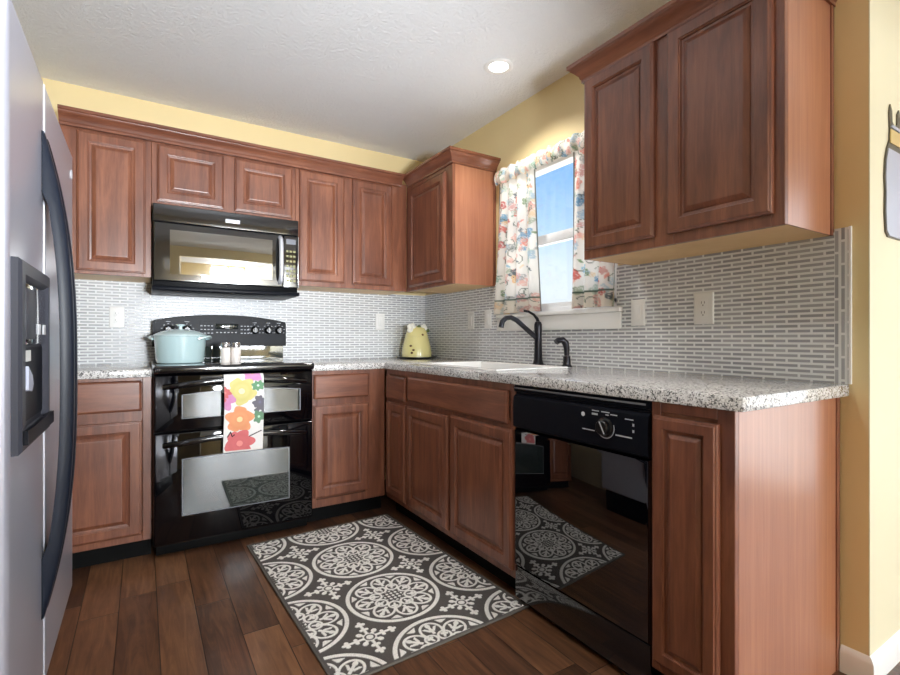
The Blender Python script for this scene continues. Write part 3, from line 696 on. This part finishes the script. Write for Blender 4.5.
# dispenser on the freezer door
dsp = obj('ice_dispenser', MB().rings(left(FX+.0003), -2.196, -1.876, .845, 1.205, [(0, 0), (0, .010), (.006, .015), (.028, .016), (.034, .010), (.038, .004)]), 'dispg', d1)
obj('control_panel', MB().box(FX+.0046, FX+.012, -2.155, -1.918, 1.045, 1.165, .003), 'black', dsp)
b = MB(); b.box(FX+.0122, FX+.0136, -2.145, -2.05, 1.056, 1.155, .001); obj('display', b, 'dispg', dsp)
for y in (-2.02, -1.96): obj('panel_button', MB().box(FX+.0122, FX+.0138, y, y+.034, 1.066, 1.088, .001), 'emblem', dsp)
obj('recess', MB().box(FX+.0046, FX+.0065, -2.155, -1.918, .895, 1.04), 'blackp', dsp)
obj('paper_label', MB().box(FX+.0066, FX+.0078, -2.14, -2.06, 1.012, 1.034), 'white', dsp)
obj('ice_paddle', MB().prism([(-2.155, .96), (-2.155, 1.005), (-2.115, .985), (-2.105, .968), (-2.12, .955)], left(FX+.0068), 0, .012), 'bluem', dsp)
obj('drip_tray', MB().prism([(-2.19, .862), (-1.885, .862), (-1.885, .888), (-2.19, .888)], left(FX+.0163), 0, .007), 'blackp', dsp)

# ------------------------------------------------------------------ things on the range
px, py = -1.718, -.40; zb = .9292
t = thing('dutch_oven', 'pale aqua enamel dutch oven with lid on the cooktop', 'pot', (px, py, zb))
obj('pot_body', MB().lathe((px, py, zb), [(.104, 0), (.110, .004), (.114, .02), (.121, .12), (.123, .142), (.119, .143)], 48), 'pot', t)
ld = obj('lid', MB().lathe((px, py, zb), [(.1255, .1435), (.126, .149), (.120, .153), (.095, .166), (.06, .176), (.025, .180), (0, .180)], 48), 'potw', t)
obj('lid_knob', MB().lathe((px, py, zb), [(.010, .1805), (.008, .188), (.010, .194), (.022, .199), (.023, .203), (.015, .206), (0, .206)], 24), 'potw', ld)
for s in (-1, 1):
    N = 12; pts = []
    a0 = Vector((s*.845, s*-.53, 0)); b0 = Vector((s*.53, s*.845, 0))
    for k in range(N+1):
        q = k/N*2-1; p = a0*(.116+.034*(1-q*q)**.5)+b0*(q*.052); pts.append((px+p.x, py+p.y, zb+.128+.012*(1-q*q)))
    obj('pot_handle', MB().tube(pts, .0085, 10, flat=.8), 'potw', t)
for lab, x, y in (('ceramic shaker with silver cap on the cooktop, next to the aqua pot', -1.512, -.50), ('ceramic shaker with silver cap on the cooktop, farther from the aqua pot', -1.461, -.50)):
    t = thing('shaker', lab, 'shaker', (x, y, zb), 'salt and pepper shakers')
    obj('shaker_body', MB().lathe((x, y, zb), [(.023, 0), (.0245, .003), (.0245, .06), (.0235, .078), (.022, .082)], 24), 'cream', t)
    obj('shaker_cap', MB().lathe((x, y, zb), [(.0235, .0825), (.0245, .086), (.0245, .102), (.020, .109), (0, .110)], 24), 'chrome', t)

# ------------------------------------------------------------------ jar in the corner
jx, jy = -.172, -.172
o = obj('plate', MB().lathe((jx, jy, Z1), [(.085, .0005), (.11, .003), (.150, .010), (.150, .013), (.11, .008), (0, .007)], 48), 'tray'); tag(o, 'dark round tray under the yellow jar in the corner', 'plate')
zj = Z1+.0085
t = thing('cookie_jar', 'yellow ceramic beehive jar with white flowers on top in the corner', 'jar', (jx, jy, zj))
obj('jar_body', MB().lathe((jx, jy, zj), [(.100, 0), (.110, .004), (.111, .03), (.106, .07), (.097, .11), (.0855, .150)], 40), 'yellowc', t)
lid = obj('jar_lid', MB().lathe((jx, jy, zj), [(.0865, .1505), (.086, .156), (.076, .185), (.066, .208), (.05, .222), (.03, .230), (0, .232)], 40), 'yellowc', t)
def flower(dx, dy, dz, r):
    b = MB()
    for k in range(5):
        a = 2*PI*k/5
        q = bmesh.new(); bmesh.ops.create_uvsphere(q, u_segments=10, v_segments=6, radius=r*.55)
        for v in q.verts: v.co = Vector((jx+dx+v.co.x+r*.6*math.cos(a), jy+dy+v.co.y*.6-.004, zj+dz+v.co.z+r*.6*math.sin(a)))
        b.bm(q, 0, True)
    return b
fl = flower(-.058, -.03, .212, .036); obj('flower', fl, 'petal', lid); obj('flower', flower(.035, -.04, .214, .028), 'petal', lid)
b = MB()
for dx, dz in ((-.004, .222), (.066, .196)):
    q = bmesh.new(); bmesh.ops.create_uvsphere(q, u_segments=10, v_segments=6, radius=.018)
    for v in q.verts: v.co = Vector((jx+dx+v.co.x, jy-.045+v.co.y*.4, zj+dz+v.co.z*.8))
    b.bm(q, 0, True)
obj('leaves', b, 'leaf', lid)
for dx, dz in ((-.062, .085), (-.042, .055), (.036, .165), (-.055, .035)):
    rr = np.interp(dz, [.03, .07, .11, .15, .185], [.111, .106, .097, .0855, .076]); a = math.atan2(-math.sqrt(max(1e-4, rr*rr-(dx*.9)**2)), dx*.9)-.35
    q = bmesh.new(); bmesh.ops.create_uvsphere(q, u_segments=10, v_segments=6, radius=.010)
    for v in q.verts: v.co = Vector((jx+rr*math.cos(a)+v.co.x, jy+rr*math.sin(a)+v.co.y, zj+dz+v.co.z*.8))
    obj('painted_bee', MB().bm(q, 0, True), 'bee', t)

# ------------------------------------------------------------------ outlets and switches
def plate_cover(name, label, cat, mp, u, z, w_=.072, h_=.118, kind='outlet'):
    p = mp(u, z, 0); t = thing(name, label, cat, p, 'wall plates on the tile')
    obj('cover_plate', MB().rings(mp, u-w_/2, u+w_/2, z-h_/2, z+h_/2, [(0, 0), (0, .003), (.003, .006), (.006, .0065)]), 'white', t)
    if kind == 'outlet':
        for dz in (-.0195, .0195):
            s = obj('receptacle', MB().rings(mp, u-.016, u+.016, z+dz-.014, z+dz+.014, [(0, .0066), (0, .0078), (.002, .0084)]), 'white', t)
            b = MB()
            for du in (-.006, .006): b.prism([(u+du-.001, z+dz-.001), (u+du+.001, z+dz-.001), (u+du+.001, z+dz+.008), (u+du-.001, z+dz+.008)], mp, .0085, .0088)
            b.prism([(u+.0025*math.cos(a*PI/4), z+dz-.007+.0025*math.sin(a*PI/4)) for a in range(8)], mp, .0085, .0088)
            obj('slots', b, 'slot', s)
    else:
        obj('rocker', MB().rings(mp, u-.016, u+.016, z-.033, z+.033, [(0, .0066), (0, .009), (.003, .0105)]), 'white', t)
B_, R_ = back(-.0082), right(-.0082)
plate_cover('wall_outlet', 'white outlet on the tile between the fridge and the aqua pot', 'outlet', B_, -2.012, 1.180)
plate_cover('wall_outlet', 'white switch plate on the back wall tile near the yellow jar', 'switch', B_, -.394, 1.185, kind='sw')
plate_cover('light_switch', 'white switch plate on the window wall nearest the yellow jar', 'switch', R_, .644, 1.180, kind='sw')
plate_cover('light_switch', 'white switch plate close to the curtain edge behind the faucet spout', 'switch', R_, .836, 1.182, kind='sw')
plate_cover('light_switch', 'white switch plate on the tile just past the window sill', 'switch', R_, 1.958, 1.174, kind='sw')
plate_cover('wall_outlet', 'white outlet on the tile under the two-door cabinet by the outer corner', 'outlet', R_, 2.261, 1.178, .080, .126)

# ------------------------------------------------------------------ recessed light
lx, ly = -.352, -1.385
t = thing('recessed_light', 'round white recessed ceiling light, switched on', 'ceiling light', (lx, ly, H))
obj('trim_ring', MB().lathe((lx, ly, H), [(.072, -.0005), (.075, -.004), (.066, -.008), (.05, -.006), (.048, -.0015)], 40, close=False), 'whitep', t)
obj('lamp_lens', MB().lathe((lx, ly, H), [(.0475, -.0012), (.047, -.004), (0, -.005)], 32, close=False), 'lamp', t)

# ------------------------------------------------------------------ wall ornament on the dining wall
t = thing('wall_ornament', 'blue-grey and tan metal wall ornament with dark outline', 'wall ornament', (.2, YC, 1.6))
mpo = alcove(YC-.0035)
outl = [(u+.010, v) for u, v in [(.128, 1.385), (.108, 1.40), (.100, 1.46), (.104, 1.53), (.098, 1.575), (.104, 1.63), (.122, 1.672), (.142, 1.70), (.146, 1.74), (.140, 1.79), (.150, 1.818), (.166, 1.80), (.168, 1.765), (.185, 1.755)]]
full = outl+[(.40-u, v) for u, v in outl[::-1]]
obj('outline', MB().prism(full, mpo, 0, .004), 'darkm', t)
cx_, cz_ = .2, 1.58
def shrink(pl, d): return [(u+(d if u < .2 else -d), v+(d if v < 1.5 else -d*.6)) for u, v in pl]
low = shrink([p for p in full if p[1] < 1.69], .004); obj('panel', MB().prism(low, mpo, .0042, .007), 'bluem', t)
obj('panel', MB().prism([(.152, 1.69), (.248, 1.69), (.246, 1.735), (.154, 1.735)], mpo, .0042, .0075), 'tan', t, label='tan middle band')
obj('panel', MB().prism([(.157, 1.742), (.243, 1.742), (.23, 1.752), (.17, 1.752)], mpo, .0042, .007), 'bluem', t)

# ------------------------------------------------------------------ rug, towel, curtains (printed cloth)
def lin(*c): return np.array(s2l(c))
def seg_d(X, Y, x0, y0, x1, y1):
    dx, dy = x1-x0, y1-y0; q = np.clip(((X-x0)*dx+(Y-y0)*dy)/(dx*dx+dy*dy), 0, 1); return np.hypot(X-x0-q*dx, Y-y0-q*dy)
def rug_mask(X, Y):
    """cream pattern of the rug: medallions on a square lattice, stars in between"""
    PX, PY = .398, .405
    out = np.zeros(X.shape, bool)
    mx = (X/PX+.5) % 1*PX-PX/2; my = (Y/PY+.5) % 1*PY-PY/2
    r = np.hypot(mx, my); a = np.arctan2(my, mx)
    out |= (r > .1745) & (r < .1905)
    # eight outer petals
    k = 2*PI/8; af = (a+k/2) % k-k/2; u, v = r*np.cos(af), r*np.sin(af)
    pet = np.hypot((u-.112)/1.05, v/.92)
    out |= (np.abs(pet-.043) < .0052) & (u > .085)
    out |= (np.abs(np.abs(v)-.034-(u-.09)*.35) < .004) & (u > .06) & (u < .092)
    # fleur in the petal
    out |= (np.abs(v) < .006) & (u > .088) & (u < .140)
    out |= (np.hypot((u-.140)/1.2, v) < .010)
    out |= (np.abs(np.abs(v)-(u-.098)*.75) < .0065) & (u > .104) & (u < .130)
    # triangles between petals near the ring
    ag = a % k-k/2; u2, v2 = r*np.cos(ag), r*np.sin(ag)
    out |= (u2 > .146) & (u2 < .166) & (np.abs(v2) < (u2-.142)*.95) & (r < .168)
    # inner ring of eight loops
    p2 = np.hypot(u2-.070, v2); out |= (np.abs(p2-.0235) < .0046)
    out |= (np.abs(v2) < .004) & (u2 > .056) & (u2 < .082); out |= (np.hypot(u2-.078, np.abs(v2)-.008) < .0065)
    # centre dots
    c = .019; dxm = (mx+c/2) % c-c/2; dym = (my+c/2) % c-c/2
    out |= (np.hypot(dxm, dym) < .0062) & (r < .040)
    # stars
    sx = (X/PX) % 1*PX-PX/2; sy = (Y/PY) % 1*PY-PY/2; rs = np.hypot(sx, sy); as_ = np.arctan2(sy, sx)
    out |= (rs < .013) | ((rs > .0195) & (rs < .0275+.004*np.cos(8*as_)))
    k4 = PI/2; a4 = (as_+k4/2) % k4-k4/2; u4, v4 = rs*np.cos(a4), rs*np.sin(a4)
    out |= (np.abs(v4) < .0055) & (u4 > .026) & (u4 < .088); out |= np.hypot(u4-.050, np.abs(v4)-.010) < .0075
    out |= np.hypot(u4-.084, np.abs(v4)-.0105) < .0085; out |= np.hypot((u4-.094)/1.3, v4) < .0075
    a5 = as_ % k4-k4/2; u5, v5 = rs*np.cos(a5), rs*np.sin(a5); out |= np.hypot((u5-.040)/1.2, v5) < .010
    return out
RW, RH = .786, 1.215; rcx, rcy = -1.023, -1.308; st = .0022
nu, nv = int(RW/st), int(RH/st); uu = np.linspace(-RW/2, RW/2, nu); vv = np.linspace(-RH/2, RH/2, nv); U, V = np.meshgrid(uu, vv)
msk = np.zeros(U.shape)
for dx, dy in ((-.0005, -.0005), (.0006, -.0004), (-.0004, .0006), (.0006, .0006)): msk += rug_mask(U+dx-.0+(rcx+1.030), V+dy+(rcy+1.1385))
msk /= 4; rng = np.random.default_rng(3)
edge = (np.abs(U) > RW/2-.012) | (np.abs(V) > RH/2-.010)
msk[edge] = 0
dk, lt = lin(94, 90, 87), lin(242, 239, 233)
C = dk*(1-msk[..., None])+lt*msk[..., None]; C *= (1+rng.normal(0, .08, U.shape))[..., None]; C = np.clip(C, 0, 1)
th = math.radians(2.2); X = rcx+U*math.cos(th)-V*math.sin(th); Y = rcy+U*math.sin(th)+V*math.cos(th)
Z = .0065+msk*.0018+.0012*np.sin(V*9+1)*np.clip((np.abs(V)-.45)*6, 0, 1)
Z = np.where((np.abs(U) > RW/2-.002) | (np.abs(V) > RH/2-.002), .0008, Z)
rt = thing('rug', 'charcoal and cream medallion patterned rug on the dark wood floor', 'rug', (rcx, rcy, 0))
o = grid_mesh('rug_pile', U, V, np.stack([X, Y, Z], -1), C, 'rug', None, 0, (rcx, rcy, 0)); o.parent = rt; o.location = (0, 0, 0)
q = MB()
def rp(u, v, z): return (rcx+u*math.cos(th)-v*math.sin(th), rcy+u*math.sin(th)+v*math.cos(th), z)
cor = [(-RW/2, -RH/2), (RW/2, -RH/2), (RW/2, RH/2), (-RW/2, RH/2)]
for i in range(4):
    a, c = cor[i], cor[(i+1) % 4]
    q.tube([rp(*a, .0052), rp((a[0]+c[0])/2, (a[1]+c[1])/2, .0052), rp(*c, .0052)], .0044, 8)
obj('rug_binding', q, 'leather', rt)

# towel draped over the upper oven handle
TW, TL = .186, .385; st = .0016
nu, nv = int(TW/st), int(TL/st); U, V = np.meshgrid(np.linspace(0, TW, nu), np.linspace(0, TL, nv))   # V measured down from the top
C = np.ones(U.shape+(3,))*lin(240, 238, 236)
def petal_flower(cx, cy, R, col, ccol, n=5, rot=0, inner=None):
    r = np.hypot(U-cx, V-cy); a = np.arctan2(V-cy, U-cx)+rot
    edge_ = R*(.72+.28*np.abs(np.cos(n*a/2)))+.004*np.sin(7*a+cx*90)
    m_ = r < edge_; C[m_] = col
    tone = (np.sin(r*180+cx*40)*.5+.5)[..., None]*.25
    C[m_] = (np.array(col)*(1-tone)+np.array(inner if inner is not None else col)*tone)[m_]
    m2 = r < R*.2; C[m2] = ccol
petal_flower(.135, -.005, .052, lin(216, 120, 190), lin(240, 190, 60), 5, .4, lin(236, 170, 214))
petal_flower(.080, .085, .072, lin(214, 202, 92), lin(240, 236, 190), 5, .9, lin(236, 226, 150))
petal_flower(-.002, .125, .055, lin(206, 108, 176), lin(214, 50, 60), 5, .1, lin(220, 150, 200))
petal_flower(.004, .090, .028, lin(206, 44, 54), lin(230, 120, 110), 4, 0, lin(220, 70, 74))
petal_flower(.158, .060, .030, lin(24, 132, 66), lin(220, 240, 226), 2, .2, lin(40, 150, 80))
petal_flower(.165, .145, .036, lin(44, 38, 70), lin(70, 66, 110), 4, .3, lin(62, 56, 96))
petal_flower(.168, .190, .030, lin(50, 42, 66), lin(220, 226, 220), 4, 1., lin(70, 60, 92))
petal_flower(.162, .218, .032, lin(28, 120, 62), lin(190, 230, 200), 3, .2, lin(60, 160, 96))
petal_flower(.072, .225, .068, lin(236, 136, 52), lin(250, 220, 150), 5, .3, lin(244, 172, 96))
petal_flower(.075, .345, .072, lin(212, 44, 56), lin(240, 130, 120), 6, .2, lin(230, 84, 90))
scr = np.minimum(np.minimum(seg_d(U, V, .018, .308, .032, .285), seg_d(U, V, .032, .285, .040, .308)), np.minimum(seg_d(U, V, .040, .308, .050, .300), seg_d(U, V, .12, .312, .176, .290)))
C = C*.82+.18*lin(246, 244, 242); C[scr < .0025] = lin(40, 34, 40)
C[(V > TL-.007)] = lin(236, 232, 228)
hy, hz_ = -.718, .854   # handle centre
ang = .75
bulge = .003*np.sin(U*40)*np.clip(V/.1, 0, 1)
x_ = -1.552+U+.003*np.sin(V*12)
y_ = -.7375-.002+bulge-.0035*np.clip(V/.1, 0, 1); z_ = .8795-V*.985
top = V < .022
phi = np.clip(V/.022, 0, 1)*PI/2
yt = hy-.0205*np.sin(phi); zt = hz_+.0045+.0215*np.cos(phi)
P_ = np.stack([x_, np.where(top, yt, y_), np.where(top, zt, hz_+.0045-(V-.022))], -1)
sm_ = np.clip((V-.022)/.03, 0, 1); P_[..., 1] = np.where(top, yt, (1-sm_)*(hy-.0205)+sm_*(hy-.0205+bulge))
tw = thing('dish_towel', 'white towel with bright painted flowers hanging over the upper oven handle', 'towel', (-1.46, -.72, .86))
o = grid_mesh('towel_front', U, V, P_, C, 'towel', None, .0022, (-1.46, -.72, .86)); o.parent = tw; o.location = (0, 0, 0)
# back flap behind the handle
nb = 60; U2, V2 = np.meshgrid(np.linspace(0, TW, 30), np.linspace(0, .10, nb)); ph = np.clip(V2/.03, 0, 1)*PI/2
P2 = np.stack([-1.552+U2, hy+.0205*np.sin(ph), np.where(V2 < .03, hz_+.0045+.0215*np.cos(ph), hz_+.0045-(V2-.03))], -1)
o = grid_mesh('towel_back', U2, V2, P2, np.ones(U2.shape+(3,))*lin(236, 234, 232), 'towel', None, .002, (-1.46, -.72, .86)); o.parent = tw; o.location = (0, 0, 0)

# curtains
def floral(U, V, seed, dens, lo=.008, hi=.030):
    rg = np.random.default_rng(seed); C = np.ones(U.shape+(3,))*lin(246, 244, 240)
    cols = [lin(226, 120, 104), lin(236, 160, 140), lin(120, 176, 206), lin(160, 204, 222), lin(128, 160, 110), lin(240, 206, 150), lin(206, 96, 92), lin(90, 110, 120), lin(150, 190, 170)]
    W_, H_ = U.max(), V.max()
    for k in range(int(dens*W_*H_)):
        cx, cy, R, n, ro = rg.uniform(0, W_), rg.uniform(0, H_), rg.uniform(lo, hi), rg.integers(3, 7), rg.uniform(0, 6); c = cols[rg.integers(len(cols))]
        dx, dy = U-cx, V-cy; r = np.hypot(dx, dy)
        if R < .014: m_ = np.hypot(dx*np.cos(ro)+dy*np.sin(ro), (dy*np.cos(ro)-dx*np.sin(ro))*2.6) < R*1.5
        else:
            a = np.arctan2(dy, dx)+ro; ed = R*(.6+.4*np.abs(np.cos(n*a/2))); m_ = (r < ed) & ~((r > ed*.52) & (r < ed*.66))
            C[r < R*.22] = lin(236, 196, 110)
        C[m_] = c*.45+.55*lin(246, 244, 240) if k % 3 else c*.8+.2
    for k in range(int(dens*W_*H_*.25)):
        cx, cy, ro, R = rg.uniform(0, W_), rg.uniform(0, H_), rg.uniform(0, 6), rg.uniform(.012, .03); dx, dy = U-cx, V-cy; r = np.hypot(dx, dy); a = np.arctan2(dy, dx)
        C[(np.abs(r-R) < .0017) & (np.cos(a-ro) > .1)] = lin(136, 146, 136)
    return C
def curtain(label, yt0, yt1, yb0, yb1, zt, zb_, seed, folds):
    W_ = abs(yt1-yt0)*1.3; H_ = zt-zb_; st = .0042; nu, nv = max(60, int(W_/st)), int(H_/st)
    s, q = np.meshgrid(np.linspace(0, 1, nu), np.linspace(0, 1, nv)); C = floral(s*W_, q*H_, seed, 560)
    band = np.abs(q*H_-(H_-.078)) < .003; C[band] = lin(120, 140, 130); low = q*H_ > H_-.078; C[low] = C[low]*np.array([.98, .93, .86])
    C[(s < .012) | (s > .988)] = lin(140, 140, 136)
    ya = yt0+(yb0-yt0)*q**1.3; yb = yt1+(yb1-yt1)*q**1.3
    amp = .010+.010*q; X = -.045+amp*np.sin(s*folds*2*PI+.6+.5*q)+.004*np.sin(s*folds*4.6*PI+2*q); Y = ya+(yb-ya)*(s+.018*np.sin(s*folds*2*PI+1.9)); Z = zt-H_*q
    c0 = (-.045, (yt0+yt1)/2, zb_)
    o = grid_mesh('curtain', s, q, np.stack([X, Y, Z], -1), C, 'curtain', None, .0012, c0); tag(o, label, 'curtain', 'kitchen curtains'); return o
curtain('floral curtain panel on the faucet side of the window', -.985, -1.305, -.918, -1.345, 2.005, 1.210, 11, 4)
curtain('floral curtain panel half hidden behind the two-door wall cabinet', -1.592, -1.885, -1.570, -1.868, 2.005, 1.210, 23, 3.5)
W_, H_ = .99, .085; nu, nv = 300, 26; s, q = np.meshgrid(np.linspace(0, 1, nu), np.linspace(0, 1, nv)); C = floral(s*W_*1.2, q*H_, 5, 1100, .008, .024)
X = -.062+.008*np.sin(s*70)+.004*np.sin(s*131+1)-.014*np.sin(q*PI); Y = -.982-s*.922; Z = 2.078-H_*q+.004*np.sin(s*90)*(1-q)+.004*np.sin(s*57)*q
o = grid_mesh('valance', s, q, np.stack([X, Y, Z], -1), C, 'curtain', None, .0012, (-.062, -1.42, 2.0)); tag(o, 'gathered floral valance strip across the top of the window', 'valance')
t = thing('curtain_rod', 'thin white curtain rod with dark end knob above the window', 'curtain rod', (-.047, -1.42, 2.04))
obj('rod', MB().tube([(-.047, -.968, 2.042), (-.047, -1.42, 2.042), (-.047, -1.915, 2.042)], .006, 12), 'whitep', t)
for y in (-.963, -1.9205): obj('finial', MB().lathe((-.047, y, 2.042), [(.0, -.012), (.009, -.008), (.012, 0), (.009, .008), (0, .012)], 16), 'bronze', t)
for y in (-.974, -1.908): obj('bracket', MB().box(-.042, -.0005, y-.004, y+.004, 2.032, 2.052, .001), 'whitep', t)
